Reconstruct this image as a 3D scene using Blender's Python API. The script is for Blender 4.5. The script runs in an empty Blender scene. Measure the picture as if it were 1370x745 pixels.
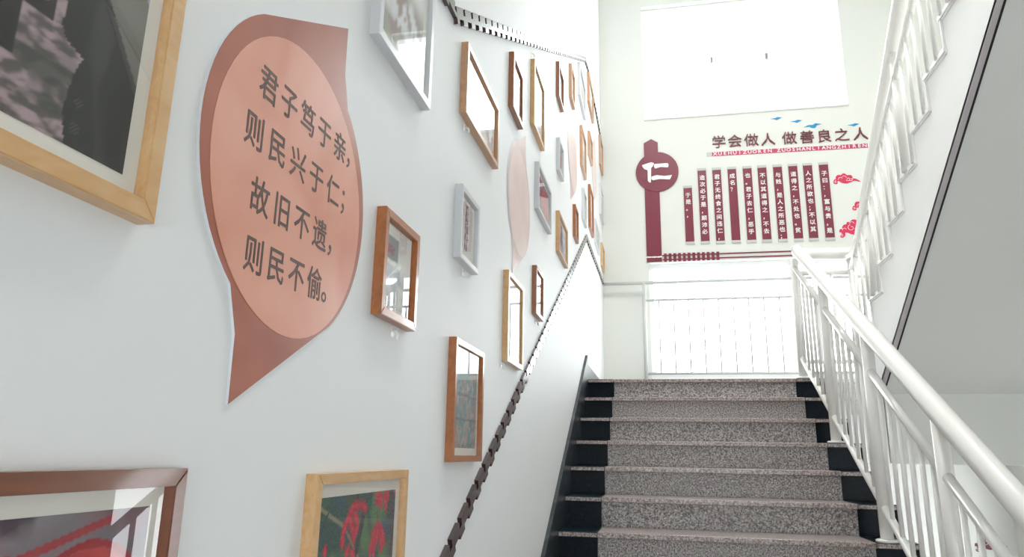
import bpy, bmesh, math, random
from mathutils import Vector, Matrix, noise
S = bpy.context.scene
COL = S.collection
random.seed(7)

# ------------------------------------------------------------------ camera
cam = bpy.data.cameras.new('camera'); camo = bpy.data.objects.new('camera', cam); COL.objects.link(camo)
cam.sensor_width = 36.0; cam.lens = 947.95 * 36 / 1370; cam.clip_start = 0.02
R_ = (0.9800062785189911, 0.19830939215732843, 0.01615794063451438)
D_ = (-0.032411021462236865, 0.2392372518602736, -0.9704200446250678)
F_ = (-0.19630899050000739, 0.9504940411725552, 0.2408814188440716)
m = Matrix.Identity(4)
for i in range(3):
    m[i][0] = R_[i]; m[i][1] = -D_[i]; m[i][2] = -F_[i]
m[0][3] = 0.5474
camo.matrix_world = m
S.camera = camo

# ------------------------------------------------------------------ sky, lights, exposure
W = bpy.data.worlds.new('sky'); S.world = W; W.use_nodes = True
bg = W.node_tree.nodes['Background']; bg.inputs[0].default_value = (0.93, 0.97, 1.0, 1); bg.inputs[1].default_value = 7.0

def area(name, loc, rot, sx, sy, power, col=(1, 1, 1)):
    l = bpy.data.lights.new(name, 'AREA'); l.shape = 'RECTANGLE'; l.size = sx; l.size_y = sy; l.energy = power; l.color = col
    o = bpy.data.objects.new(name, l); COL.objects.link(o); o.location = loc; o.rotation_euler = rot
    return o
# fill light added above the stair, out of view
area('added_fill_light', (1.3, 3.4, 6.08), (0, 0, 0), .3, 1.2, 120, (1, .985, .95))
v = S.view_settings; v.view_transform = 'Standard'; v.look = 'None'; v.gamma = 1; v.use_curve_mapping = False; v.exposure = 0.40
S.cycles.max_bounces = 10; S.cycles.diffuse_bounces = 8; S.cycles.glossy_bounces = 5; S.cycles.transparent_max_bounces = 16
S.cycles.sample_clamp_indirect = 6.0; S.cycles.use_denoising = True; S.cycles.denoising_input_passes = 'RGB_ALBEDO_NORMAL'; S.cycles.denoising_prefilter = 'ACCURATE'; S.cycles.denoising_quality = 'HIGH'
S.cycles.adaptive_threshold = .005

# ------------------------------------------------------------------ dimensions
Z0, Y0, RR, TT = 0.5749, 5.5244, 0.1591, 0.28
XW, XB, XC, XE = 0.02, 0.2206, 1.5437, 1.745     # stair: skirting, black/granite joints, open edge
D = 7.6; XR = 3.7; ZF = -1.65; ZC = 6.2; YB = -2.2

# ------------------------------------------------------------------ materials
def mat(name, col, rough=.5, metal=0, coat=0, spec=.5):
    M = bpy.data.materials.new(name); M.use_nodes = True; b = M.node_tree.nodes['Principled BSDF']
    b.inputs['Base Color'].default_value = (*col, 1); b.inputs['Roughness'].default_value = rough
    b.inputs['Metallic'].default_value = metal; b.inputs['Coat Weight'].default_value = coat
    b.inputs['Coat Roughness'].default_value = .08; b.inputs['Specular IOR Level'].default_value = spec
    return M
def nodes(M): return M.node_tree.nodes, M.node_tree.links, M.node_tree.nodes['Principled BSDF']
def ramp(n, stops):
    r = n.new('ShaderNodeValToRGB'); e = r.color_ramp.elements
    e[0].position, e[0].color = stops[0][0], (*stops[0][1], 1); e[1].position, e[1].color = stops[-1][0], (*stops[-1][1], 1)
    for p, c in stops[1:-1]:
        q = e.new(p); q.color = (*c, 1)
    return r
def coords(n, l, scale):
    tc = n.new('ShaderNodeTexCoord'); mp = n.new('ShaderNodeMapping'); mp.inputs['Scale'].default_value = scale
    l.new(tc.outputs['Object'], mp.inputs['Vector']); return mp.outputs['Vector']
def plaster(name, col, rough, bump=.05, scale=60):
    M = mat(name, col, rough); n, l, b = nodes(M); vec = coords(n, l, (1, 1, 1))
    t = n.new('ShaderNodeTexNoise'); t.inputs['Scale'].default_value = scale; t.inputs['Detail'].default_value = 6; l.new(vec, t.inputs['Vector'])
    bp = n.new('ShaderNodeBump'); bp.inputs['Strength'].default_value = bump; bp.inputs['Distance'].default_value = .004
    l.new(t.outputs['Fac'], bp.inputs['Height']); l.new(bp.outputs['Normal'], b.inputs['Normal'])
    t2 = n.new('ShaderNodeTexNoise'); t2.inputs['Scale'].default_value = 1.3; t2.inputs['Detail'].default_value = 4; l.new(vec, t2.inputs['Vector'])
    r = ramp(n, [(.3, tuple(c * .985 for c in col)), (.7, col)]); l.new(t2.outputs['Fac'], r.inputs['Fac']); l.new(r.outputs['Color'], b.inputs['Base Color'])
    return M
def wood(name, c1, c2, rough=.32):
    M = mat(name, c1, rough, coat=.5); n, l, b = nodes(M); vec = coords(n, l, (9, 9, 9))
    t = n.new('ShaderNodeTexNoise'); t.inputs['Scale'].default_value = 2.2; t.inputs['Detail'].default_value = 5; t.inputs['Distortion'].default_value = 1.4
    mp = n.new('ShaderNodeMapping'); mp.inputs['Scale'].default_value = (3, .5, 2); l.new(vec, mp.inputs['Vector']); l.new(mp.outputs['Vector'], t.inputs['Vector'])
    r = ramp(n, [(.3, c2), (.65, c1)]); l.new(t.outputs['Fac'], r.inputs['Fac']); l.new(r.outputs['Color'], b.inputs['Base Color'])
    return M
def granite(name, stops, rough, scale):
    M = mat(name, stops[0][1], rough); n, l, b = nodes(M); vec = coords(n, l, (1, 1, 1))
    t = n.new('ShaderNodeTexNoise'); t.inputs['Scale'].default_value = scale; t.inputs['Detail'].default_value = 3; t.inputs['Roughness'].default_value = .75; l.new(vec, t.inputs['Vector'])
    r = ramp(n, stops); l.new(t.outputs['Fac'], r.inputs['Fac']); l.new(r.outputs['Color'], b.inputs['Base Color'])
    return M
def pane_mat(name, fac, tint=(1, 1, 1), rough=.0):
    M = bpy.data.materials.new(name); M.use_nodes = True; n = M.node_tree.nodes; l = M.node_tree.links; n.clear()
    o = n.new('ShaderNodeOutputMaterial'); t = n.new('ShaderNodeBsdfTransparent'); t.inputs[0].default_value = (*tint, 1)
    g = n.new('ShaderNodeBsdfGlossy'); g.inputs['Roughness'].default_value = rough; mx = n.new('ShaderNodeMixShader')
    fr = n.new('ShaderNodeFresnel'); fr.inputs['IOR'].default_value = fac
    gm = n.new('ShaderNodeNewGeometry'); sb = n.new('ShaderNodeMath'); sb.operation = 'SUBTRACT'; sb.inputs[0].default_value = 1; l.new(gm.outputs['Backfacing'], sb.inputs[1])
    mu = n.new('ShaderNodeMath'); mu.operation = 'MULTIPLY'; l.new(fr.outputs[0], mu.inputs[0]); l.new(sb.outputs[0], mu.inputs[1])
    l.new(mu.outputs[0], mx.inputs[0]); l.new(t.outputs[0], mx.inputs[1]); l.new(g.outputs[0], mx.inputs[2]); l.new(mx.outputs[0], o.inputs[0])
    return M
wall_m = plaster('white_wall_paint', (.80, .815, .82), .55)
endwall_m = plaster('white_end_wall_paint', (.72, .73, .695), .6)
stringer_m = plaster('white_stringer_paint', (.88, .88, .86), .6)
soffit_m = plaster('grey_white_soffit_paint', (.83, .84, .81), .7)
ceil_m = plaster('ceiling_paint', (.85, .85, .84), .8)
floor_m = granite('grey_granite_floor', [(.35, (.30, .28, .27)), (.5, (.45, .43, .42)), (.65, (.62, .60, .58))], .35, 160)
gran_m = granite('speckled_grey_granite', [(.38, (.07, .062, .06)), (.46, (.23, .205, .20)), (.53, (.38, .35, .34)), (.62, (.64, .61, .60))], .45, 120)
tread_m = granite('polished_pinkish_granite', [(.38, (.12, .09, .085)), (.5, (.33, .27, .255)), (.62, (.56, .50, .48))], .28, 110)
black_m = granite('polished_black_granite', [(.4, (.003, .008, .012)), (.66, (.006, .014, .020)), (.8, (.04, .06, .07))], .3, 60)
black_m.node_tree.nodes['Principled BSDF'].inputs['Specular IOR Level'].default_value = .12
skirt_m = granite('dark_grey_marble', [(.35, (.012, .018, .022)), (.55, (.022, .03, .036)), (.72, (.08, .10, .11))], .3, 12)
rail_m = mat('ivory_enamel', (.86, .85, .82), .28, coat=.4)
guard_m = mat('grey_white_guard_enamel', (.60, .61, .60), .4)
white_m = mat('white_window_frame_paint', (.88, .88, .88), .35)
alu_m = mat('silver_white_frame_lacquer', (.66, .675, .70), .3, coat=.3)
matboard_m = mat('ivory_mat_board', (.80, .78, .72), .8)
oak_m = wood('pale_pine_wood', (.68, .44, .22), (.60, .34, .14))
tan_m = wood('tan_wood', (.58, .34, .20), (.50, .27, .14))
orange_m = wood('orange_brown_wood', (.42, .15, .045), (.34, .105, .028))
brown_m = wood('brown_wood', (.36, .15, .075), (.29, .11, .05))
dark_m = wood('dark_brown_wood', (.20, .058, .02), (.16, .042, .014))
glass_m = pane_mat('picture_glass', 1.5)
wpane_m = pane_mat('window_glass', 1.35, (.96, .98, .98))
foam_m = mat('white_foam_board_edge', (.72, .75, .80), .6)
lac_m = mat('dark_maroon_lacquer', (.045, .018, .018), .22, coat=.6)
mar_m = mat('maroon_acrylic', (.19, .022, .045), .35, coat=.2)
maredge_m = mat('dark_maroon_acrylic_edge', (.10, .02, .03), .4)
let_m = mat('maroon_letter_face', (.16, .03, .045), .4)
capm = plaster('pale_grey_end_cap', (.52, .52, .50), .6, .3, 150)
pink_m = mat('rose_red_vinyl', (.50, .05, .13), .45)
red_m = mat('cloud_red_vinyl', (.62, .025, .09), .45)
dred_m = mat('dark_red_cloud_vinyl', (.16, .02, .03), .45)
blue_m = mat('sky_blue_vinyl', (.01, .25, .55), .45)
wtext_m = mat('white_vinyl_lettering', (.88, .88, .88), .6)
ink_m = mat('brown_black_ink', (.095, .05, .04), .5)
shadow_gap_m = mat('painted_shadow_gap', (.01, .01, .012), .6)
mauve_m = mat('mauve_grey_edge_paint', (.56, .52, .53), .6)
hook_m = mat('white_plastic', (.85, .85, .85), .3)
lamp_m = bpy.data.materials.new('fill_lamp_diffuser'); lamp_m.use_nodes = True  # glowing face of the added fill lamp
_b = lamp_m.node_tree.nodes['Principled BSDF']; _b.inputs['Emission Color'].default_value = (1, .98, .95, 1); _b.inputs['Emission Strength'].default_value = 2
col_m = mat('printed_photo_paper', (.5, .5, .5), .5); _n, _l, _b = nodes(col_m)
_a = _n.new('ShaderNodeAttribute'); _a.attribute_name = 'Col'; _l.new(_a.outputs['Color'], _b.inputs['Base Color'])
def bubble_mat(name, c1, c2, rough=.3):
    M = mat(name, c1, rough); n, l, b = nodes(M); vec = coords(n, l, (1, 1, 1))
    t = n.new('ShaderNodeTexNoise'); t.inputs['Scale'].default_value = 4.5; t.inputs['Detail'].default_value = 2; t.inputs['Distortion'].default_value = .6; l.new(vec, t.inputs['Vector'])
    r = ramp(n, [(.35, c2), (.62, c1)]); l.new(t.outputs['Fac'], r.inputs['Fac']); l.new(r.outputs['Color'], b.inputs['Base Color']); return M
terr_m = bubble_mat('terracotta_print', (.43, .145, .09), (.34, .09, .052))
peach_m = bubble_mat('peach_print', (.76, .37, .27), (.68, .27, .185))

# ------------------------------------------------------------------ helpers
def link(name, me, m=None, parent=None):
    o = bpy.data.objects.new(name, me)
    if m is not None and me is not None:
        for q in (m if isinstance(m, (list, tuple)) else [m]): me.materials.append(q)
    COL.objects.link(o)
    if parent is not None: o.parent = parent
    return o
def obj(name, bm, m, parent=None, smooth=False):
    bmesh.ops.recalc_face_normals(bm, faces=bm.faces)
    me = bpy.data.meshes.new(name); bm.to_mesh(me); bm.free()
    if smooth:
        for p in me.polygons: p.use_smooth = True
    return link(name, me, m, parent)
def struct(o): o['kind'] = 'structure'; return o
def thing(name, label, cat, group=None, loc=(0, 0, 0)):
    o = bpy.data.objects.new(name, None); o.empty_display_size = .05; COL.objects.link(o); o.location = loc
    return tag(o, label, cat, group)
def tag(o, label, cat, group=None):
    o['label'] = label; o['category'] = cat
    if group: o['group'] = group
    return o
def box(bm, x0, x1, y0, y1, z0, z1, mi=0, bev=0):
    ret = bmesh.ops.create_cube(bm, size=1)['verts']
    for w in ret:
        w.co = Vector(((x0 + x1) / 2 + w.co.x * (x1 - x0), (y0 + y1) / 2 + w.co.y * (y1 - y0), (z0 + z1) / 2 + w.co.z * (z1 - z0)))
    fs = {f for w in ret for f in w.link_faces}
    for f in fs: f.material_index = mi
    if bev:
        es = {e for w in ret for e in w.link_edges}
        bmesh.ops.bevel(bm, geom=list(es), offset=bev, segments=2, affect='EDGES', profile=.5)
    return bm
def bx(*a, **k): return box(bmesh.new(), *a, **k)
def prism(bm, pts, fn, d0, d1, mi=0, mi_side=None):
    """polygon pts (2-D) extruded between depths d0, d1; fn(u,v,d)->3-D; d1 is the visible face"""
    a = [bm.verts.new(fn(u, w, d0)) for u, w in pts]; b = [bm.verts.new(fn(u, w, d1)) for u, w in pts]
    f = bm.faces.new(b); f.material_index = mi; g = bm.faces.new(a[::-1]); g.material_index = mi if mi_side is None else mi_side
    n = len(pts)
    for i in range(n):
        s = bm.faces.new((a[i], a[(i + 1) % n], b[(i + 1) % n], b[i])); s.material_index = mi if mi_side is None else mi_side
    return bm
LW = lambda u, w, d: (d, u, w)            # left wall: u = y, w = z, d = out of wall (+x)
EW = lambda u, w, d: (u, D - d, w)        # end wall: u = x, w = z, d = out of wall (-y)
def tube(pts, r, seg=16, bm=None, cap=True):
    bm = bm or bmesh.new(); pts = [Vector(p) for p in pts]; rings = []
    up = Vector((0, 0, 1))
    for i, p in enumerate(pts):
        t = (pts[min(i + 1, len(pts) - 1)] - pts[max(i - 1, 0)]).normalized()
        a = t.cross(up)
        if a.length < 1e-3: a = t.cross(Vector((1, 0, 0)))
        a.normalize(); b = t.cross(a).normalized()
        rr = r[i] if isinstance(r, (list, tuple)) else r
        rings.append([bm.verts.new(p + (a * math.cos(2 * math.pi * k / seg) + b * math.sin(2 * math.pi * k / seg)) * rr) for k in range(seg)])
    for i in range(len(rings) - 1):
        for k in range(seg):
            f = bm.faces.new((rings[i][k], rings[i][(k + 1) % seg], rings[i + 1][(k + 1) % seg], rings[i + 1][k])); f.smooth = True
    if cap:
        bm.faces.new(rings[0][::-1]); bm.faces.new(rings[-1])
    return bm
def tobj(name, pts, r, m, parent, seg=16):
    bm = tube(pts, r, seg); bmesh.ops.recalc_face_normals(bm, faces=bm.faces)
    me = bpy.data.meshes.new(name); bm.to_mesh(me); bm.free(); return link(name, me, m, parent)
def smooth_path(pts, n=6):
    """Catmull-Rom"""
    P = [Vector(p) for p in pts]; out = []
    for i in range(len(P) - 1):
        p0, p1, p2, p3 = P[max(i - 1, 0)], P[i], P[i + 1], P[min(i + 2, len(P) - 1)]
        for k in range(n):
            t = k / n
            out.append(.5 * ((2 * p1) + (p2 - p0) * t + (2 * p0 - 5 * p1 + 4 * p2 - p3) * t * t + (3 * p1 - p0 - 3 * p2 + p3) * t ** 3))
    out.append(P[-1]); return out
def text(name, s, size, frame, m, parent, ext=.0005, bold=0, align='CENTER', sx=1, mats=None, heavy=0):
    """frame(u,v,d)->3-D; text is centred on its own ink box, returned mesh coordinates are real"""
    cu = bpy.data.curves.new('t', 'FONT'); cu.body = s; cu.size = size; cu.extrude = ext; cu.offset = bold; cu.resolution_u = 2
    cu.align_x = align; cu.align_y = 'CENTER'
    to = bpy.data.objects.new('t', cu); COL.objects.link(to); dg = bpy.context.evaluated_depsgraph_get(); dg.update()
    me = bpy.data.meshes.new_from_object(to.evaluated_get(dg)); bpy.data.objects.remove(to); bpy.data.curves.remove(cu)
    me.materials.clear(); me.name = name
    if heavy:      # thicker strokes: the outline doubled with small shifts
        bm = bmesh.new()
        for q, (dx, dy) in enumerate(((-heavy, 0), (heavy, 0), (0, heavy), (0, -heavy))):
            n0 = len(bm.verts); bm.from_mesh(me); bm.verts.ensure_lookup_table()
            for w in bm.verts[n0:]: w.co.x += dx; w.co.y += dy; w.co.z += q * .00015
        bm.to_mesh(me); bm.free()
    for w in me.vertices: w.co = Vector(frame(w.co.x * sx, w.co.y, w.co.z + ext))
    if mats:
        for p in me.polygons: p.material_index = 0
    return link(name, me, m, parent)

# ------------------------------------------------------------------ the room shell
T = .25
def wall(name, bm, m=wall_m): return struct(obj(name, bm, m))
wall('wall_left', bx(-T, 0, YB, D, ZF - .1, ZC))
b = bmesh.new()      # unseen opening below the landing, added to light the lower end wall
box(b, XR, XR + T, YB, 5.1, ZF - .1, ZC); box(b, XR, XR + T, 6.9, D, ZF - .1, ZC)
box(b, XR, XR + T, 5.1, 6.9, 5.2, ZC); box(b, XR, XR + T, 5.1, 6.9, -.05, ZC); box(b, XR, XR + T, 5.1, 6.9, ZF - .1, -1.3)
wall('wall_right', b, endwall_m)
WX0, WX1, UZ0, UZ1, LZ0, LZ1 = .495, 2.68, 3.765, 5.22, .80, 2.05
b = bmesh.new()
box(b, -T, WX0, D, D + T, ZF - .1, ZC); box(b, WX1, XR + T, D, D + T, ZF - .1, ZC)
box(b, WX0, WX1, D, D + T, UZ1, ZC); box(b, WX0, WX1, D, D + T, LZ1, UZ0); box(b, WX0, WX1, D, D + T, ZF - .1, LZ0)
wall('wall_end', b, endwall_m)
# unseen wall behind the photographer; slot added for light, grey to cut bounce
b = bmesh.new()
box(b, -T, XR + T, YB - T, YB, ZF - .1, -.6); box(b, -T, .1, YB - T, YB, -.6, ZC); box(b, XR - .1, XR + T, YB - T, YB, -.6, ZC); box(b, -T, XR + T, YB - T, YB, .08, ZC)
wall('wall_back', b, plaster('back_wall_grey_paint', (.5, .51, .51), .7))
struct(obj('ceiling', bx(-T, XR + T, YB - T, D + T, ZC, ZC + .2), ceil_m))
struct(obj('floor', bx(-T, XR + T, YB - T, D + T, ZF - .15, ZF), floor_m))
struct(obj('floor', bx(0, XR, Y0 + TT + .022, D, Z0 - .14, Z0), floor_m))      # half landing
def window(name, x0, x1, z0, z1, mull, handles):
    o = bpy.data.objects.new(name, None); COL.objects.link(o); o['kind'] = 'structure'
    fy0, fy1 = D + .07, D + .13
    b = bmesh.new()
    box(b, x0, x1, fy0, fy1, z0, z0 + .05); box(b, x0, x1, fy0, fy1, z1 - .05, z1)
    box(b, x0, x0 + .045, fy0, fy1, z0 + .05, z1 - .05); box(b, x1 - .045, x1, fy0, fy1, z0 + .05, z1 - .05)
    obj('window_frame', b, white_m, o)
    xs = [x0 + .045] + mull + [x1 - .045]
    for q in mull: obj('mullion', bx(q - .02, q + .02, fy0 + .005, fy1 - .005, z0 + .05, z1 - .05), white_m, o)
    for i in range(len(xs) - 1):
        obj('pane', bx(xs[i], xs[i + 1], D + .098, D + .102, z0 + .05, z1 - .05), wpane_m, o)
    for hx, hz in handles: obj('window_handle', bx(hx - .012, hx + .012, fy0 - .012, fy0 + .002, hz - .035, hz + .035, bev=.003), mat('grey_handle', (.25, .25, .27), .4), o)
    obj('window_sill', bx(x0, x1, D - .02, D + .07, z0 - .025, z0, bev=.004), white_m, o)
    return o
window('window_1', WX0, WX1, UZ0, UZ1, [1.27, 1.89], [(1.289, 4.476), (1.89, 4.463)])
window('window_2', WX0, WX1, LZ0, LZ1, [1.27, 1.95], [])

# ------------------------------------------------------------------ lower staircase
stair = thing('staircase', 'lower stair flight of grey granite steps with black side strips climbing to the landing', 'staircase', loc=(0, 0, 0))
def lip(x0, x1, yn, zt, m, name):
    obj(name, bx(x0, x1, yn, yn + TT + .02, zt - .028, zt, bev=.005), m, stair)
NS = 14
for k in range(NS):
    yn = Y0 - k * TT; zt = Z0 - k * RR
    zb = zt - RR
    # tread slabs (joined at the colour joints) and the riser tiles below their nosing
    lip(XW, XB - .001, yn, zt, tread_m if False else black_m, 'black_tread_end')
    lip(XB + .001, XC - .001, yn, zt, tread_m, 'tread')
    lip(XC + .001, XE, yn, zt, black_m, 'black_tread_end')
    for x0, x1, mm, nm in ((XW, XB - .001, black_m, 'black_riser_tile'), (XB + .001, XC - .001, gran_m, 'riser_panel'), (XC + .001, XE, black_m, 'black_riser_tile')):
        obj(nm, bx(x0, x1, yn + .022, yn + .045, zb, zt - .028), mm, stair)
    for x0, x1 in ((XW, XB), (XB, XC), (XC, XE)):
        obj('nosing_strip', bx(x0 + .002, x1 - .002, yn - .0015, yn + .004, zt - .024, zt - .004), tread_m, stair)
b = bmesh.new()
prism(b, [(Y0 + .04, Z0 - .03), (Y0 + .04, Z0 - .5), (Y0 - NS * TT + .3, ZF), (Y0 - NS * TT + .045, ZF)] , lambda u, w, d: (d, u, w), XW + .001, XE - .03)
# core block cut to stay below the treads
for vtx in b.verts:
    pass
b.free()
b = bmesh.new()
for k in range(NS):
    yn = Y0 - k * TT; zt = Z0 - k * RR
    box(b, XW + .002, XE - .01, yn + .046, yn + TT + .045, max(ZF, zt - .45), zt - .029)
obj('concrete_core', b, soffit_m, stair)
# skirting on the wall beside the steps
sk = lambda y: Z0 + RR / TT * (y - Y0) + .19
b = bmesh.new(); prism(b, [(1.65, ZF), (Y0 + .02, Z0 - .6), (Y0 + .02, sk(Y0)), (1.65, sk(1.65))], LW, 0.001, XW)
struct(obj('baseboard_left', b, skirt_m))
struct(obj('trim_1', bx(.001, .018, Y0 + .022, D, Z0, Z0 + .12), skirt_m))
struct(obj('trim_2', bx(.02, XR, D - .018, D, Z0, Z0 + .12), white_m))

# ------------------------------------------------------------------ upper staircase (switches back over the right half)
ux, uy0, uz0, ut, ur = 1.93, 4.948, .868, .265, .1743
up = thing('staircase', 'upper stair flight rising from the landing toward the viewer, white stringer and grey underside', 'staircase')
yb, slope = 5.03, .65
zs = lambda y: 1.247 + slope * (3.748 - y)
prof = [(5.49, Z0 - .13)]
k = -2
n_up = 16
y = uy0 + 2 * ut; z = uz0 - 2 * ur
for k in range(-2, n_up):
    yy = uy0 - k * ut; zz = uz0 + k * ur
    prof.append((yy, zz)); prof.append((yy, zz + ur))
yend = uy0 - n_up * ut; zend = uz0 + n_up * ur
prof[0] = (prof[1][0], Z0 - .3)
prof += [(yend, zend), (yend, zs(yend)), (yb, zs(yb)), (yb, -.02), (5.478, -.02)]
prof = prof[1:]
YZ = lambda u, w, d: (d, u, w)
b = bmesh.new(); prism(b, prof, YZ, ux + .05, ux + .02)
obj('stringer', b, stringer_m, up)
# body of the flight behind the stringer
b = bmesh.new(); prof2 = [(a, c - .03) if c > 0 else (a, c) for a, c in prof]
low = [(yend, zend - .03), (yend, zs(yend) + .005), (yb + .003, zs(yb) + .005), (yb + .003, -.018), (5.52, -.018), (5.52, Z0 - .15)]
hi = []
for k in range(-2, n_up):
    yy = uy0 - k * ut; zz = uz0 + k * ur
    hi += [(yy, zz - .03), (yy, zz + ur - .03)]
b = bmesh.new(); prism(b, low + [(5.52, Z0 - .15)][:0] + hi, YZ, ux + .057, XR - .004)
obj('soffit_slab', b, soffit_m, up)
# drip edge, and black strip painting the shadow gap between stringer and soffit
b = bmesh.new(); prism(b, [(yend, zs(yend) - .004), (yend, zs(yend) + .02), (yb, zs(yb) + .02), (yb, zs(yb) - .004)], YZ, ux + .02, ux + .046); obj('edge_strip', b, mauve_m, up)
b = bmesh.new(); prism(b, [(yend, zs(yend) - .005), (yend, zs(yend) + .02), (yb, zs(yb) + .02), (yb, zs(yb) - .005)], YZ, ux + .047, ux + .056); obj('shadow_gap_strip', b, shadow_gap_m, up)
for k in range(-2, n_up):
    yy = uy0 - k * ut; zz = uz0 + k * ur + ur
    obj('tread', bx(ux + .012, XR - .004, yy - ut + .002, yy + .018, zz - .028, zz, bev=.004), white_m, up)
    obj('tread_end_trim', bx(ux + .004, ux + .021, yy - ut - .002, yy + .02, zz - .020, zz + .002), white_m, up)
    obj('riser_end_trim', bx(ux + .008, ux + .021, yy, yy + .010, zz - ur, zz - .020), white_m, up)

# ------------------------------------------------------------------ railings
RX = 1.605; HR = .043
hz = lambda y: 1.482 + .5585 * (y - 5.36)
mz = lambda y: 1.300 + .583 * (y - 5.36)
bz = lambda y: .680 + .562 * (y - 5.48)
rail = thing('stair_railing', 'ivory enamelled railing of the lower flight with thick round handrail and balusters', 'railing')
posts = [(5.57, 0), (4.735, 3), (3.89, 6), (3.05, 9), (2.21, 12)]
path = [(RX, 1.45, hz(1.45)), (RX, 3, hz(3)), (RX, 5.30, hz(5.30)), (RX + .004, 5.43, hz(5.43)), (RX + .035, 5.53, 1.525), (RX + .11, 5.56, 1.525), (1.80, 5.56, 1.522), (1.94, 5.56, 1.52), (1.99, 5.52, 1.51), (2.0, 5.44, 1.497)]
path = [Vector(path[0]), Vector(path[1])] + smooth_path(path[2:], 5)
tobj('handrail', path, HR, rail_m, rail, 24)
for i, (py, k) in enumerate(posts):
    zt = Z0 - k * RR
    pst = tobj('post', [(RX, py, zt), (RX, py, min(hz(py), 1.49))], .030, rail_m, rail, 20)
    b = bmesh.new(); tube([(RX, py, zt), (RX, py, zt + .010), (RX, py, zt + .014)], [.052, .052, .044], 24, b)
    obj('post_flange', b, rail_m, pst)
for i in range(len(posts) - 1):
    ya, yc = posts[i][0] - .02, posts[i + 1][0] + .02
    tobj('mid_rail', [(RX, ya, mz(ya)), (RX, yc, mz(yc))], .021, rail_m, rail)
    tobj('bottom_rail', [(RX, ya, bz(ya)), (RX, yc, bz(yc))], .019, rail_m, rail)
    nb = 6; a, c = posts[i][0], posts[i + 1][0]
    for j in range(1, nb + 1):
        yy = a + (c - a) * j / (nb + 1)
        tobj('baluster', [(RX, yy, bz(yy)), (RX, yy, mz(yy))], .0108, rail_m, rail, 12)
ya = 1.5; tobj('mid_rail', [(RX, 2.19, mz(2.19)), (RX, ya, mz(ya))], .021, rail_m, rail)
# short return across the stair gap on the landing
tobj('mid_rail', [(RX, 5.57, 1.375), (1.985, 5.57, 1.375)], .02, rail_m, rail)
tobj('bottom_rail', [(RX, 5.57, .70), (1.985, 5.57, .70)], .017, rail_m, rail)
for xx in (1.735, 1.865): tobj('baluster', [(xx, 5.57, .70), (xx, 5.57, 1.375)], .0135, rail_m, rail, 12)

rail2 = thing('stair_railing', 'ivory railing of the upper flight rising to the top edge, standing on the white stringer', 'railing')
H2 = lambda t: Vector((2.0 - .0438 * t, 5.26 - t, 1.51 + .65 * t))
tobj('handrail', smooth_path([(2.0, 5.44, 1.497), (2.0, 5.34, 1.485), H2(.05), H2(.4), H2(3.6)], 6), HR, rail_m, rail2, 24)
SX = 1.935
s2 = lambda y: 1.625 + .63 * (4.80 - y)
tread_z = lambda y: uz0 + ur * (math.floor((uy0 - y) / ut) + 1)
tobj('post', [(2.0, 5.55, Z0), (2.0, 5.55, 1.50)], .024, rail_m, rail2, 20)
tobj('mid_rail', [(2.0, 5.55, 1.375), (SX, 5.16, s2(5.16)), (SX, 4.2, s2(4.2)), (SX, 1.8, s2(1.8))], .02, rail_m, rail2)
sb = .115; yy = 5.40; j = 0
while yy > 1.9:
    z0 = tread_z(yy); big = (j % 7 == 5)
    top = s2(yy) if not big else H2(5.26 - yy).z
    xt = SX if not big else H2(5.26 - yy).x
    tobj('post' if big else 'baluster', [(SX, yy, z0 - .012), (xt if big else SX, yy, top)], .024 if big else .0108, rail_m, rail2, 16 if big else 12)
    yy -= sb; j += 1

guard = thing('guard_railing', 'white guard railing in front of the lower landing window', 'railing')
GY = 7.5
tobj('top_rail', [(.005, GY, 1.802), (3.5, GY, 1.802)], .018, guard_m, guard)
tobj('mid_rail', [(.44, GY, 1.612), (3.5, GY, 1.612)], .014, guard_m, guard)
tobj('bottom_rail', [(.44, GY, .835), (3.5, GY, .835)], .014, guard_m, guard)
px = [.44, 1.95, 3.46]
for q in px:
    tobj('post', [(q, GY, Z0), (q, GY, 1.80)], .02, guard_m, guard)
for i in range(2):
    for j in range(1, 10):
        xx = px[i] + (px[i + 1] - px[i]) * j / 10
        tobj('baluster', [(xx, GY, .835), (xx, GY, 1.612)], .0085, guard_m, guard, 10)

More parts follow.
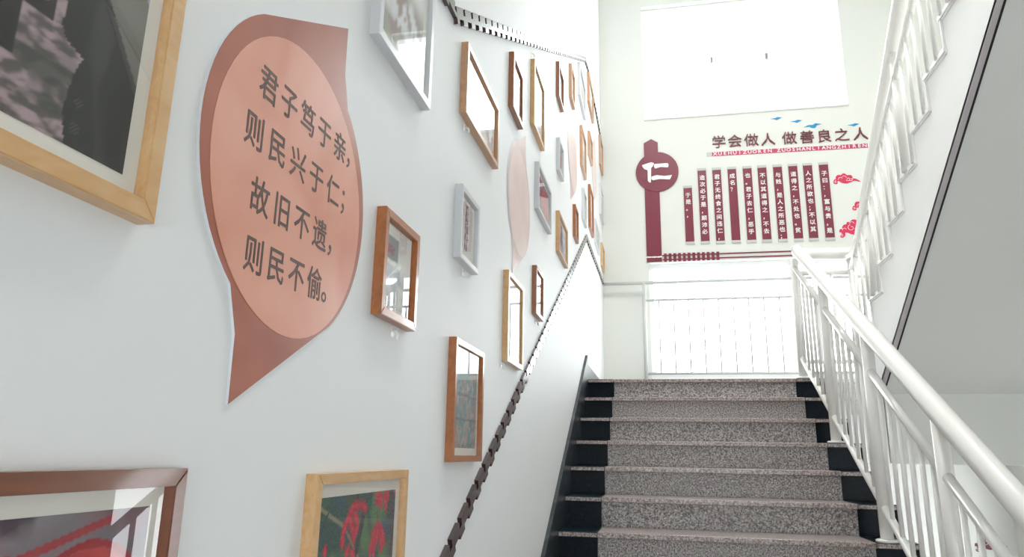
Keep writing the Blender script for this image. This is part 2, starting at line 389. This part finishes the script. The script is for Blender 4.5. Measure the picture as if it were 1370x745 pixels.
# ------------------------------------------------------------------ pictures: printed photographs as coloured grids
def N(x, y, s=0, o=3): return noise.fractal(Vector((x, y, s)), .9, 2.1, o)
def mix(a, b, t):
    t = max(0, min(1, t)); return tuple(p + (q - p) * t for p, q in zip(a, b))
def sm(a, b, x):
    t = max(0, min(1, (x - a) / (b - a))); return t * t * (3 - 2 * t)
def seg_d(px, py, ax, ay, bx_, by):
    dx, dy = bx_ - ax, by - ay; t = max(0, min(1, ((px - ax) * dx + (py - ay) * dy) / (dx * dx + dy * dy + 1e-9)))
    return math.hypot(px - ax - t * dx, py - ay - t * dy), t
def piecewise(t, P):
    for (a, x), (b, y) in zip(P, P[1:]):
        if t <= b: return x + (y - x) * max(0, (t - a)) / (b - a)
    return P[-1][1]
def pic_coats(u, v):      # people in dark coats on dry ground (u,v in metres from the lower right corner)
    g = N(u * 30 + v * 22, v * 75 - u * 20, 1)
    c = mix((.10, .085, .08), (.42, .31, .33), sm(-.30, .32, g))
    c = mix(c, (.05, .055, .045), sm(-.05, .25, N(u * 14, v * 18, 5)) * (.85 if .02 < v < .09 else .35))
    left = piecewise(v, [(0, -.088), (.022, -.098), (.05, -.105), (.09, -.100), (.112, -.092), (.118, -.112), (.13, -.122), (.25, -.11), (.4, -.11)])
    if u > left:
        c = mix((.012, .012, .013), (.035, .035, .036), sm(0, .4, N(u * 18, v * 6, 3)))
        if u < -.07 and v < .07 and math.sin(u * 1300) * math.sin(v * 1300) > .8: c = (.06, .06, .06)
    edge = -.013 - (v - .110) * .73
    if v > .08 and u > edge: c = mix((.145, .14, .125), (.19, .185, .165), .5 + N(u * 8, v * 8, 2))
    if v > .08 and edge - .010 < u < edge: c = (.045, .045, .047)
    if v > .08 and abs(u - edge + .010) < .0016: c = (.004, .004, .004)
    if u > -.028 and v > .195 - (u + .002) * 1.4: c = mix((.30, .40, .50), (.40, .42, .56), .5 + N(u * 30, v * 30))
    if u < -.165 and v > .075 and u < -.16 + (v - .1) * .2: c = (.012, .01, .012)
    if u < -.13 and v > .128 and u < -.13: c = (.016, .012, .016)
    if u < -.138 and abs(v - .150 - (u + .15) * .5) < .008 + .003 * math.sin(u * 300): c = mix((.42, .14, .15), (.55, .22, .22), N(u * 60, v * 60))
    if u > -.008 and v < .03: c = (.20, .14, .15)
    if -.09 < u < -.07 and v < .012: c = (.05, .08, .14)
    return c
LV =  [(0.193, -0.04, 0.215, -0.053), (0.193, -0.04, 0.184, -0.044), (0.184, -0.044, 0.147, -0.042), (0.156, -0.042, 0.131, -0.065), (0.136, -0.058, 0.112, -0.094), (0.12, -0.092, 0.117, -0.108), (0.141, -0.06, 0.158, -0.081), (0.152, -0.074, 0.166, -0.102), (0.158, -0.053, 0.18, -0.074), (0.18, -0.072, 0.169, -0.093), (0.145, -0.108, 0.134, -0.125), (0.155, -0.118, 0.171, -0.129), (0.265, -0.023, 0.263, -0.047), (0.281, -0.024, 0.289, -0.054), (0.301, -0.025, 0.318, -0.06), (0.318, -0.024, 0.323, -0.04), (0.362, -0.021, 0.363, -0.028), (0.273, -0.026, 0.274, -0.045), (0.266, -0.082, 0.301, -0.094), (0.295, -0.092, 0.317, -0.123), (0.272, -0.084, 0.292, -0.109), (0.292, -0.105, 0.302, -0.135), (0.262, -0.089, 0.25, -0.112), (0.25, -0.109, 0.244, -0.138), (0.276, -0.092, 0.274, -0.115), (0.309, -0.111, 0.311, -0.123), (0.26, -0.106, 0.263, -0.14), (0.053, -0.099, 0.052, -0.114)]
TW =  [(0.029, -0.04, 0.121, -0.074), (0.121, -0.074, 0.19, -0.132), (0.202, -0.063, 0.18, -0.119), (0.055, -0.047, 0.027, -0.082), (0.221, -0.027, 0.202, -0.063), (0.267, -0.057, 0.275, -0.084), (0.171, -0.021, 0.172, -0.043)]
def pic_leaves(u, v):     # red drooping leaves on twigs before a dark green background
    x, y = u, v
    t = N(x * 12, y * 9, 2)
    c = mix((.012, .075, .06), (.10, .21, .075), sm(-.25, .35, t)); c = mix(c, (.012, .085, .13), sm(.05, .4, N(x * 9 + 4, y * 9, 8)))
    c = mix(c, (.09, .10, .055), sm(.0, .5, N(x * 6 + 9, y * 6, 12)))
    c = mix(c, (.05, .03, .055), sm(.30, .36, x) * .8)
    for k, A in enumerate(TW):
        d, _ = seg_d(x, y, *A)
        if d < (.0035, .003, .009, .002, .002, .002, .006)[k]: c = ((.30, .27, .17), (.27, .2, .14), (.03, .02, .035), (.03, .03, .03), (.10, .03, .05), (.10, .03, .06), (.02, .03, .04))[k]
    for k, A in enumerate(LV):
        d, tt = seg_d(x, y, *A)
        ww = .0085 * (.55 + .6 * math.sin(math.pi * tt)) * (1 + .35 * math.sin((x + y) * 900))
        if d < ww: c = mix((.74, .03, .06), (.42, .008, .03), d / ww + .4 * N(x * 60, y * 60, k))
    return c
def pic_red(u, v):        # red lantern arches out of focus behind bars (from the upper right corner)
    x, y = u, v
    c = mix((.15, .12, .14), (.27, .24, .27), .5 + N(x * 6, y * 6, 3))
    c = mix(c, (.05, .02, .04), sm(-.02, .25, N(x * 13, y * 10, 6)) * (1 if x < -.1 else .4))
    for cx, cy, r_ in ((-.095, -.115, .072), (-.19, -.10, .05), (-.02, -.16, .05)):
        d = math.hypot(x - cx, (y - cy) * 1.1)
        c = mix(c, mix((.45, .01, .02), (.55, .06, .04), N(x * 20, y * 20) + .4), 1 - sm(r_ * .9, r_ * 1.02, d))
        if abs(d - r_) < .004: c = (.33, .0, .01)
    if abs(y + .040 - (x + .12) * .25) < .004 and -.2 < x < -.07: c = (.35, .02, .03)
    return mix(c, (.4, .01, .03), .5 * sm(.0, .3, N(x * 7 + 9, y * 7, 2)) * (1 if x < -.13 else .3))
def pic_bricks(u, v):
    c = mix((.10, .24, .25), (.30, .24, .20), sm(-.2, .25, N(u * 22, v * 14, 9)))
    c = mix(c, (.42, .34, .33), sm(.05, .4, N(u * 40, v * 40, 4)))
    for q in (.10, .165, .235):
        if abs(v - q) < .003: c = (.10, .10, .10)
    if v > .265: c = (.62, .66, .68)
    return c
def pic_towers(u, v):
    c = (.62, .60, .58)
    for cx in (.035, .085):
        if abs(u - cx - .02 * (v - .1)) < .017 and v > .03:
            c = mix((.10, .035, .06), (.45, .38, .42), sm(-.15, .3, N(u * 90, v * 50, 7)))
    if v < .012: c = (.2, .06, .05)
    return c
def pic_blue(u, v):
    return mix((.16, .19, .33), (.55, .56, .60), sm(-.2, .4, N(u * 14, v * 14, 11) + (v - .1) * 1.2))
def pic_class(u, v):
    c = mix((.62, .60, .57), (.75, .73, .70), .5 + N(u * 9, v * 9, 12))
    if .11 < v < .16 and .03 < u < .09: c = (.10, .10, .12)
    if math.hypot(u - .02, v - .125) < .012: c = (.35, .03, .08)
    if v < .10: c = mix(c, (.35, .40, .46), .5 + N(u * 30, v * 30, 3))
    return c
def gen_pic(seed):
    r_ = random.Random(seed); g_ = r_.uniform(.2, .45); A = tuple(g_ + r_.uniform(-.06, .06) for _ in range(3)); g_ = r_.uniform(.55, .75); B = tuple(g_ + r_.uniform(-.05, .05) for _ in range(3)); C = (r_.uniform(.25, .4), .16, .15)
    def f(u, v):
        c = mix(A, B, sm(-.3, .3, N(u * 12, v * 12, seed)))
        c = mix(c, C, sm(.12, .2, N(u * 20 + 3, v * 16, seed + 2)))
        return mix(c, (.75, .78, .8), sm(.55, .8, v / .3))
    return f
def print_mesh(y0, y1, z0, z1, x, fn, org, cell, parent):
    nx = max(4, int((y1 - y0) / cell)); ny = max(4, int((z1 - z0) / cell)); vs = []; cs = []
    for j in range(ny + 1):
        for i in range(nx + 1):
            yy = y0 + (y1 - y0) * i / nx; zz = z0 + (z1 - z0) * j / ny
            vs.append((x, yy, zz)); cs.append(fn(yy - org[0], zz - org[1]))
    fs = [(j * (nx + 1) + i, j * (nx + 1) + i + 1, (j + 1) * (nx + 1) + i + 1, (j + 1) * (nx + 1) + i) for j in range(ny) for i in range(nx)]
    me = bpy.data.meshes.new('printed_photo'); me.from_pydata(vs, [], fs)
    a = me.color_attributes.new('Col', 'FLOAT_COLOR', 'POINT')
    for i, c in enumerate(cs): a.data[i].color = (*c, 1)
    return link('printed_photo', me, col_m, parent)

FR = []
def frame(label, y0, y1, z0, z1, m, fn, bar=.017, dep=.022, matw=.018, cell=.012, org='ll'):
    t = thing('picture_frame', label, 'picture frame', 'framed photos on the left wall', loc=(0, (y0 + y1) / 2, z0))
    oy, oz = (y0 + y1) / 2, z0
    sh = lambda y, z: (y - oy, z - oz)
    # four mitred bars
    P = [(y0, z0), (y1, z0), (y1, z1), (y0, z1)]; Q = [(y0 + bar, z0 + bar), (y1 - bar, z0 + bar), (y1 - bar, z1 - bar), (y0 + bar, z1 - bar)]
    P = [sh(*p) for p in P]; Q = [sh(*p) for p in Q]
    for i in range(4):
        j = (i + 1) % 4; b = bmesh.new(); prism(b, [P[i], P[j], Q[j], Q[i]], LW, .0, dep)
        es = [e for e in b.edges if all(abs(w.co.x - dep) < 1e-6 for w in e.verts)]
        bmesh.ops.bevel(b, geom=es, offset=.0012, segments=2, affect='EDGES')
        obj('frame_bar', b, m, t)
    a0, b0 = sh(y0 + bar, z0 + bar); a1, b1 = sh(y1 - bar, z1 - bar)
    mb = obj('mat_board', bx(.002, .008, a0, a1, b0, b1), matboard_m, t)
    mw = min(matw, (a1 - a0) * .2)
    O = {'ll': (a0, b0), 'lr': (a1, b0), 'ul': (a0, b1), 'ur': (a1, b1)}[org]
    if fn in (pic_coats,): O = (O[0], O[1])
    print_mesh(a0 + mw, a1 - mw, b0 + mw, b1 - mw, .0085, fn, O, cell, mb)
    obj('glass', bx(.0125, .0145, a0, a1, b0, b1), glass_m, t)
    return t
# near, large
frame('large pale pine frame at the top left corner, photo of people in dark coats', .18, .636, .235, .60, oak_m, pic_coats, bar=.021, matw=.020, cell=.0022, org='lr')
frame('dark brown frame in the bottom left corner holding a red photo', .30, .745, -.36, -.021, dark_m, pic_red, bar=.019, matw=.020, cell=.0022, org='ur')
frame('pale pine frame at the bottom edge, photo of drooping red leaves on green', 1.072, 1.492, -.37, -.035, oak_m, pic_leaves, bar=.017, matw=.022, cell=.0026, org='ul')
frame('large silver-white frame at the top edge, right of the big terracotta speech bubble', 1.183, 1.518, .818, 1.25, alu_m, gen_pic(1), bar=.019, matw=.025)
frame('small thick orange-brown frame just right of the big terracotta speech bubble', 1.282, 1.492, .263, .486, orange_m, pic_class, bar=.018, matw=.012, cell=.005)
frame('tall orange-brown frame nearest the lower zigzag band, photo of teal bricks', 1.823, 2.142, -.022, .306, orange_m, pic_bricks, bar=.017, matw=.02, cell=.006)
frame('small silver-white frame with a photo of two dark patterned towers, above the tall orange-brown one', 1.828, 2.036, .530, .748, alu_m, pic_towers, bar=.017, matw=.012, cell=.004)
frame('wide tan wooden frame below the upper zigzag band, right of the large silver-white frame', 1.838, 2.275, .976, 1.209, tan_m, gen_pic(2), bar=.018)
frame('brown frame hanging first below the upper zigzag band, left of the tall pale frame', 2.515, 2.73, 1.346, 1.588, brown_m, gen_pic(3), bar=.02)
frame('tall pale pine frame below the second speech bubble', 2.489, 2.793, .327, .666, oak_m, gen_pic(4), bar=.018)
frame('tall pale pine frame just under the upper zigzag band with a white hook above', 3.005, 3.318, 1.506, 1.848, oak_m, gen_pic(5), bar=.018)
frame('small red-brown frame beside the lower zigzag band, right of the tall pale frame', 3.103, 3.320, .621, .847, brown_m, gen_pic(6), bar=.018)
frame('wide silver-grey frame just right of the second speech bubble', 3.145, 3.566, 1.138, 1.377, alu_m, pic_red, bar=.018, org='ur')
frame('tan frame with a blue and white photo above the zigzag band', 3.88, 4.28, 1.136, 1.383, oak_m, pic_blue, bar=.018)
frame('small silver-grey frame to the upper left of the third speech bubble', 3.89, 4.09, 1.642, 1.85, alu_m, gen_pic(7), bar=.018)
frame('small red-brown frame in the top row, first of the far cluster', 3.872, 4.097, 2.117, 2.347, brown_m, gen_pic(8), bar=.018)
frame('small light brown frame in the top row, second of the far cluster', 4.53, 4.743, 2.462, 2.721, tan_m, gen_pic(9), bar=.018)
frame('small orange-brown frame just above the peak of the zigzag band', 4.727, 4.922, 1.489, 1.726, orange_m, gen_pic(10), bar=.018)
frame('pale silver frame in the top row, third of the far cluster', 5.12, 5.575, 2.79, 3.08, alu_m, gen_pic(11), bar=.018)
frame('tall tan frame just right of the third speech bubble', 5.241, 5.577, 2.243, 2.585, tan_m, gen_pic(12), bar=.018)
frame('narrow silver frame behind the tall orange-brown frame at the zigzag peak', 5.346, 5.58, 1.82, 2.09, alu_m, gen_pic(13), bar=.018)
frame('tan frame in the top row nearest the bend of the upper zigzag band', 5.93, 6.40, 3.16, 3.46, tan_m, gen_pic(14), bar=.018)
frame('small tan frame between the third and fourth speech bubbles', 5.93, 6.207, 2.63, 2.862, tan_m, gen_pic(15), bar=.018)
frame('tall orange-brown frame right above the peak of the lower zigzag band', 5.91, 6.235, 1.937, 2.338, orange_m, gen_pic(16), bar=.018)
frame('small pale silver frame low near the wall corner, right of the zigzag peak', 6.48, 6.94, 1.968, 2.21, alu_m, gen_pic(17), bar=.018)
frame('silver frame by the wall corner, above the lowest tan frame', 7.20, 7.58, 2.50, 2.85, alu_m, gen_pic(18), bar=.018)
frame('orange-brown frame highest at the wall corner', 7.24, 7.585, 3.09, 3.44, tan_m, gen_pic(19), bar=.018)
frame('lowest tan frame at the wall corner', 7.27, 7.58, 1.95, 2.205, oak_m, gen_pic(20), bar=.018)

# small white adhesive hooks under some frames
def hook(label, y, z):
    t = thing('wall_hook', label, 'hook', 'white adhesive hooks', loc=(0, y, z))
    obj('hook_plate', bx(0, .003, -.008, .008, -.011, .011, bev=.001), hook_m, t)
    tobj('hook_arm', [(.002, 0, .004), (.010, 0, .002), (.015, 0, -.006), (.013, 0, -.013), (.016, 0, -.016)], .0028, hook_m, t, 8)
    return t
hook('tiny white hook under the small thick orange-brown frame', 1.40, .247)
hook('tiny white hook under the small silver-white tower photo frame', 1.93, .512)
hook('tiny white hook under the tall pale pine frame', 2.47, .31)
hook('tiny white hook under the small red-brown frame', 3.2, .60)
hook('tiny white hook at the lower left of the wide tan frame', 1.90, .955)
hook('tiny white hook above the tall pale pine frame of the top row', 3.03, 1.885)

# ------------------------------------------------------------------ speech bubbles
def bubble(label, cy, cz, s, with_text, face, inner, dep=.004):
    t = thing('speech_bubble_board', label, 'wall sign', 'speech bubble boards on the left wall', loc=(0, cy, cz))
    r = .246; pts = []
    # point-symmetric outline: circle with a corner up right and a tail down left
    half = [(.123, .349), (.125, .259)]
    for i in range(1, 25):
        a = math.radians(58 + (-60 - 58) * i / 25); pts_r = r
        half.append((r * math.cos(a), r * math.sin(a)))
    full = half + [(-a, -c) for a, c in half]
    full = [(a * s, c * s) for a, c in full]
    b = bmesh.new(); prism(b, full, LW, 0, dep, 0, 1); o = obj('board', b, [face, foam_m], t)
    b = bmesh.new(); prism(b, [(.226 * s * math.cos(2 * math.pi * i / 64) + .003 * s, .229 * s * math.sin(2 * math.pi * i / 64) - .013 * s) for i in range(64)], LW, dep - .001, dep + .0006)
    disc = obj('inner_disc', b, inner, t)
    if with_text:
        # lettering, one printed line per part
        for line, y_a, y_b, n_, zr in with_text:
            st = (y_b - y_a) / (n_ - 1)
            for i, ch in enumerate(line):
                yy = y_a + st * i; zz = zr[0] + (zr[1] - zr[0]) * i / (n_ - 1)
                if ch in '，；。':
                    yy -= st * .12; sz = .056
                    fr = lambda u, w, d, yy=yy, zz=zz: (dep + .0008 + d * .2, yy - cy + u, zz - cz + w)
                else:
                    sz = .056
                    fr = lambda u, w, d, yy=yy, zz=zz: (dep + .0008 + d * .2, yy - cy + u * .92, zz - cz + w)
                text('lettering', ch, sz, fr, ink_m, disc, bold=0, heavy=.0006)
    return t
LINES = [('君子笃于亲，', .848, 1.087, 5, (.514, .524)), ('则民兴于仁；', .825, 1.075, 5, (.431, .436)), ('故旧不遗，', .855, 1.040, 4, (.343, .346)), ('则民不偷。', .856, 1.036, 4, (.258, .261))]
def fade(c, t): return tuple(a + (b - a) * t for a, b in zip(c, (.72, .62, .60)))
terr2 = bubble_mat('dusty_pink_print', (.66, .50, .47), (.60, .42, .40)); peach2 = bubble_mat('pale_pink_print', (.76, .62, .58), (.72, .55, .51))
bubble('large terracotta speech bubble board with four lines of dark Chinese writing', .959, .411, 1.015, LINES, terr_m, peach_m)
bubble('second speech bubble board, pale pink, between the small tower frame and the wide silver-grey frame', 2.765, 1.042, 1, None, terr2, peach2)
bubble('third speech bubble board, narrow and pale, above the peak of the zigzag band', 4.72, 2.10, 1.12, None, terr2, peach2)
bubble('fourth and farthest speech bubble board, close to the wall corner', 6.55, 2.74, 1.12, None, terr2, peach2)

# ------------------------------------------------------------------ zigzag toothed bands
def band(label, P):
    t = thing('toothed_wall_band', label, 'wall decoration', 'toothed bands on the left wall')
    H = .0245; per = .1; dep = .012
    for i in range(len(P) - 1):
        a = Vector(P[i]); c = Vector(P[i + 1]); L = (c - a).length; d = (c - a) / L; n = Vector((-d.y, d.x)); k = round(L / per); pr_ = L / k
        bm = bmesh.new()
        def q(u0, u1, v0, v1):
            pts = [a + d * u0 + n * v0, a + d * u1 + n * v0, a + d * u1 + n * v1, a + d * u0 + n * v1]
            prism(bm, [(p.x, p.y) for p in pts], LW, .0, dep)
        q(0, L, -.010, .004)
        for j in range(k):
            u = j * pr_
            q(u, u + pr_ * .77, .004, H); q(u + pr_ * (-.26 if j else 0), u + pr_ * .24, -H, -.010)
        obj('toothed_strip', bm, lac_m, t)
    return t
band('upper dark glossy toothed band above the frames, climbing to the top', [(.9, 1.236), (1.742, 1.236), (5.70, 3.445), (6.0, 3.515), (7.58, 3.515)])
band('lower dark maroon toothed band climbing beside the steps to a peak', [(1.0, -.285), (1.80, -.285), (5.66, 1.768), (7.58, 1.825)])

# ------------------------------------------------------------------ end wall graphics
# the post with a disc
t = thing('disc_sign', 'tall maroon post with a round disc bearing a white brush character', 'wall sign', loc=(.56, D, 2.06))
off = lambda u, w, d: (u - .56, -d, w - 2.06)
b = bmesh.new(); prism(b, [(.484, 3.1), (.638, 3.1), (.638, 3.457), (.566, 3.503), (.484, 3.457)], off, 0, .012, 0, 1); obj('post_top', b, [mar_m, maredge_m], t)
b = bmesh.new(); prism(b, [(.478, 2.058), (.640, 2.058), (.640, 3.1), (.478, 3.1)], off, 0, .0125, 0, 1); obj('post_shaft', b, [mar_m, maredge_m], t)
b = bmesh.new(); prism(b, [(.621 + .234 * math.cos(2 * math.pi * i / 64), 3.1 + .236 * math.sin(2 * math.pi * i / 64)) for i in range(64)], off, 0, .018, 0, 1); dsc = obj('disc', b, [mar_m, maredge_m], t)
b = bmesh.new()
for P in ([(0.457, 3.187), (0.528, 3.209), (0.561, 3.216), (0.589, 3.204), (0.583, 3.18), (0.557, 3.146), (0.549, 2.975), (0.532, 2.976), (0.516, 2.998), (0.517, 3.124), (0.481, 3.139), (0.465, 3.164)],
          [(0.594, 3.192), (0.738, 3.194), (0.75, 3.175), (0.742, 3.143), (0.659, 3.153), (0.598, 3.137), (0.588, 3.168)],
          [(0.556, 3.043), (0.612, 3.058), (0.699, 3.042), (0.782, 3.049), (0.758, 2.998), (0.643, 3.01), (0.571, 3.0), (0.555, 3.013)]):
    prism(b, P, off, .018, .022)
obj('brush_character', b, wtext_m, dsc)
b = bmesh.new()
r_ = random.Random(5); xx = .478
while xx < .632:
    w_ = .009; prism(b, [(xx, 2.104 + r_.uniform(-.004, .004)), (xx + w_, 2.104), (xx + w_, 2.118), (xx, 2.118 + r_.uniform(-.004, .004))], off, .0125, .014); xx += .0095
obj('white_stitch_line', b, wtext_m, t)
# lattice border
t = thing('lattice_border', 'maroon lattice strip running into two thin lines under the vertical text panels', 'wall decoration', loc=(.645, D, 2.05))
of2 = lambda u, w, d: (u - .645, -d, w - 2.05)
for z0, z1 in ((2.119, 2.131), (2.073, 2.085)):
    b = bmesh.new(); prism(b, [(.645, z0 - (0)), (1.985, z0 - .004), (1.985, z1 - .004), (.645, z1)], of2, 0, .01); obj('line_strip', b, mar_m, t)
x = .662
while x < 1.23:
    b = bmesh.new(); prism(b, [(x, 2.055), (x + .03, 2.055), (x + .03, 2.146), (x, 2.146)], of2, 0, .011); obj('lattice_bar', b, mar_m, t); x += .050
# title
t = thing('wall_title', 'raised maroon Chinese title lettering above the red spelling strip', 'wall lettering', loc=(1.3, D, 3.4))
TX = [(1.305, 3.402, '学'), (1.475, 3.401, '会'), (1.652, 3.399, '做'), (1.825, 3.394, '人'), (2.048, 3.392, '做'), (2.228, 3.390, '善'), (2.403, 3.388, '良'), (2.582, 3.388, '之'), (2.768, 3.386, '人')]
for x, z, ch in TX:
    fr = lambda u, w, d, x=x, z=z: (x - 1.3 + u, -d, z - 3.4 + w)
    text('letter', ch, .158, fr, let_m, t, ext=.007)
t = thing('spelling_strip', 'narrow rose red strip with white capital letters beneath the title', 'wall sign', loc=(2.0, D, 3.27))
of3 = lambda u, w, d: (u - 2.0, -d, w - 3.27)
b = bmesh.new(); prism(b, [(1.225, 3.249), (2.835, 3.234), (2.835, 3.283), (1.225, 3.297)], of3, 0, .004); stp = obj('strip', b, pink_m, t)
for nm, a, c, za in (('grey_strip_end', 1.167, 1.224, 3.2495), ('grey_strip_end', 2.836, 2.862, 3.2338)):
    b = bmesh.new(); prism(b, [(a, za), (c, za), (c, za + .048), (a, za + .048)], of3, 0, .004); obj(nm, b, capm, t)
S1 = 'XUEHUIZUOREN'; S2 = 'ZUOSHANLIANGZHIRENN'
for s_, xa, xb_ in ((S1, 1.258, 1.835), (S2, 1.928, 2.848)):
    for i, ch in enumerate(s_):
        x = xa + (xb_ - xa) * i / (len(s_) - 1); z = 3.2735 - (x - 1.225) * .0094
        text('letter', ch, .054, lambda u, w, d, x=x, z=z: (x - 2.0 + u * 1.15, -.0045 - d * .3, z - 3.27 + w), wtext_m, stp, ext=.001, heavy=.0005)
# vertical panels, right to left
PAN = [(2.367, 3.094, 2.222, '子曰：，富与贵，是', .0799, 2.964), (2.206, 3.096, 2.224, '人之所欲也；不以其', .0785, 2.975), (2.056, 3.099, 2.226, '道得之，不处也。贫', .079, 2.975),
       (1.899, 3.101, 2.228, '与贱，是人之所恶也；', .077, 2.975), (1.739, 3.102, 2.229, '不以其道得之，不去', .079, 2.98), (1.585, 3.104, 2.231, '也。君子去仁，恶乎', .080, 2.99),
       (1.424, 3.106, 2.236, '成名？', .078, 2.995), (1.263, 3.108, 2.235, '君子无终食之间违仁，', .0775, 2.995), (1.105, 3.11, 2.239, '造次必于是，颠沛必', .078, 2.995), (.945, 2.915, 2.241, '于是。，', .078, 2.80)]
ordn = ['rightmost', 'second from right', 'third from right', 'fourth from right', 'fifth from right', 'sixth from right', 'seventh from right, nearly empty', 'eighth from right', 'ninth from right', 'leftmost and shortest']
for (x, zt, zb, s_, pt, zf), nm in zip(PAN, ordn):
    t = thing('text_panel', 'vertical maroon panel with white characters on the end wall, ' + nm, 'wall sign', 'vertical text panels on the end wall', loc=(x, D, zb))
    o4 = lambda u, w, d, x=x, zb=zb: (u, -d, w - zb)
    hw = .045
    b = bmesh.new(); prism(b, [(-hw, zb + .028), (hw, zb + .028), (hw, zt - .028), (-hw, zt - .028)], o4, 0, .012, 0, 1); pnl = obj('panel', b, [mar_m, maredge_m], t)
    for za, zc in ((zb, zb + .028), (zt - .028, zt)):
        b = bmesh.new(); prism(b, [(-hw - .002, za), (hw + .002, za), (hw + .002, zc), (-hw - .002, zc)], o4, 0, .015); obj('end_cap', b, capm, t)
    for i, ch in enumerate(s_):
        z = zf - i * pt; small = ch in '，。：；？'
        text('character', ch, .060, lambda u, w, d, z=z, zb=zb: (u, -.0125 - d * .3, z - zb + w), wtext_m, pnl, ext=.001, heavy=.0008)
# birds
BA = [(1.869, 3.649), (1.917, 3.654), (1.944, 3.664), (1.988, 3.654), (1.952, 3.637), (1.931, 3.629), (1.911, 3.64)]
BB = [(2.204, 3.52), (2.253, 3.542), (2.299, 3.541), (2.326, 3.558), (2.392, 3.545), (2.343, 3.533), (2.322, 3.503), (2.291, 3.504), (2.266, 3.52)]
for P, cx, cz, dx, dz, lb in ((BA, 1.93, 3.647, 1.93, 3.647, 'small blue bird decal, leftmost above the title'), (BA, 1.93, 3.647, 2.137, 3.597, 'small blue bird decal between the leftmost and the big bird'),
                              (BB, 2.3, 3.53, 2.3, 3.53, 'biggest blue bird decal above the title'), (BA, 1.93, 3.647, 2.712, 3.508, 'small blue bird decal, rightmost, over the last title character')):
    b = bmesh.new(); prism(b, [(a - cx, c - cz) for a, c in P], lambda u, w, d: (u, -d, w), 0, .004)
    o = obj('bird_decal', b, blue_m); o.location = (dx, D, dz); tag(o, lb, 'wall decal', 'blue bird decals')
# clouds
C1 = [(2.452, 2.871), (2.463, 2.894), (2.478, 2.897), (2.48, 2.924), (2.503, 2.943), (2.533, 2.941), (2.553, 2.958), (2.576, 2.952), (2.593, 2.935), (2.628, 2.935), (2.644, 2.914), (2.643, 2.896), (2.672, 2.891), (2.7, 2.873), (2.719, 2.854), (2.687, 2.863), (2.654, 2.868), (2.621, 2.854), (2.578, 2.843), (2.537, 2.852), (2.509, 2.874), (2.491, 2.869), (2.493, 2.848), (2.471, 2.843), (2.454, 2.853)]
C3 = [(2.463, 2.326), (2.474, 2.341), (2.495, 2.34), (2.494, 2.364), (2.513, 2.387), (2.537, 2.391), (2.545, 2.415), (2.572, 2.413), (2.594, 2.436), (2.629, 2.437), (2.656, 2.409), (2.69, 2.40), (2.72, 2.37), (2.76, 2.35), (2.80, 2.31), (2.74, 2.315), (2.69, 2.30), (2.652, 2.284), (2.62, 2.272), (2.574, 2.281), (2.546, 2.298), (2.517, 2.297), (2.517, 2.271), (2.495, 2.248), (2.472, 2.253), (2.468, 2.273), (2.481, 2.286), (2.482, 2.305), (2.465, 2.306)]
def curl(bm, cx, cz, r, a0, a1, ofs, w=.004):
    n = 14; inn = []; out = []
    for i in range(n + 1):
        f = i / n; a = math.radians(a0 + (a1 - a0) * f); rr = r * (1 - .65 * f)
        out.append((cx + (rr + w / 2) * math.cos(a), cz + (rr + w / 2) * math.sin(a))); inn.append((cx + (rr - w / 2) * math.cos(a), cz + (rr - w / 2) * math.sin(a)))
    for i in range(n):
        prism(bm, [out[i], out[i + 1], inn[i + 1], inn[i]], ofs, .0045, .006)
def smooth2(P, n=3):
    L = len(P); out = []
    for i in range(L):
        p0, p1, p2, p3 = (Vector(P[(i + k) % L]) for k in (-1, 0, 1, 2))
        for k in range(n):
            t = k / n; q = .5 * ((2 * p1) + (p2 - p0) * t + (2 * p0 - 5 * p1 + 4 * p2 - p3) * t * t + (3 * p1 - p0 - 3 * p2 + p3) * t ** 3); out.append((q.x, q.y))
    return out
def cloud(lb, P, c, to, curls, m, s=1, flip=1):
    t = thing('cloud_decal', lb, 'wall decal', 'cloud decals on the end wall', loc=(to[0], D, to[1]))
    sh = lambda u, w, d: ((u - c[0]) * s * flip, -d, (w - c[1]) * s)
    b = bmesh.new(); prism(b, smooth2(P), sh, 0, .005); csh = obj('cloud_shape', b, m, t)
    b = bmesh.new()
    for q in curls: curl(b, *q[:5], sh)
    obj('curl_line', b, wtext_m, csh)
cl1 = [(2.60, 2.89, .022, 200, 560), (2.53, 2.895, .03, 200, 20), (2.475, 2.866, .012, 60, 380), (2.57, 2.905, .03, 150, 10), (2.63, 2.885, .018, 190, 500)]
cl3 = [(2.58, 2.35, .035, 100, 460), (2.52, 2.33, .028, 190, 20), (2.487, 2.27, .014, 60, 400), (2.64, 2.335, .026, 160, 520), (2.60, 2.39, .035, 170, 20)]
cloud('long rose red cloud decal just right of the vertical text panels', C1, (2.58, 2.9), (2.58, 2.9), cl1, red_m)
cloud('small rose red cloud decal half hidden by the upper handrail, between the other two', C1, (2.452, 2.87), (2.612, 2.565), cl1, red_m, .95)
cloud('large rose red cloud decal lowest of the three beside the text panels', C3, (2.6, 2.34), (2.6, 2.34), cl3, red_m)
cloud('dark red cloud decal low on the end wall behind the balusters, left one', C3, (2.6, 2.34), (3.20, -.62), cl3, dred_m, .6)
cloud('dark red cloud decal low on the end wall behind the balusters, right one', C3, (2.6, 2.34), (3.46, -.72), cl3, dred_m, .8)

# fixture added for the fill light over the stair (out of view)
t = thing('added_fill_lamp', 'added fill lamp out of view above the lower stair flight', 'lamp', loc=(1.3, 3.4, 6.1))
obj('fill_lamp_housing', bx(-.17, .17, -.65, .65, .0, .1, bev=.01), white_m, t)
obj('diffuser', bx(-.15, .15, -.6, .6, -.005, .0), lamp_m, t)
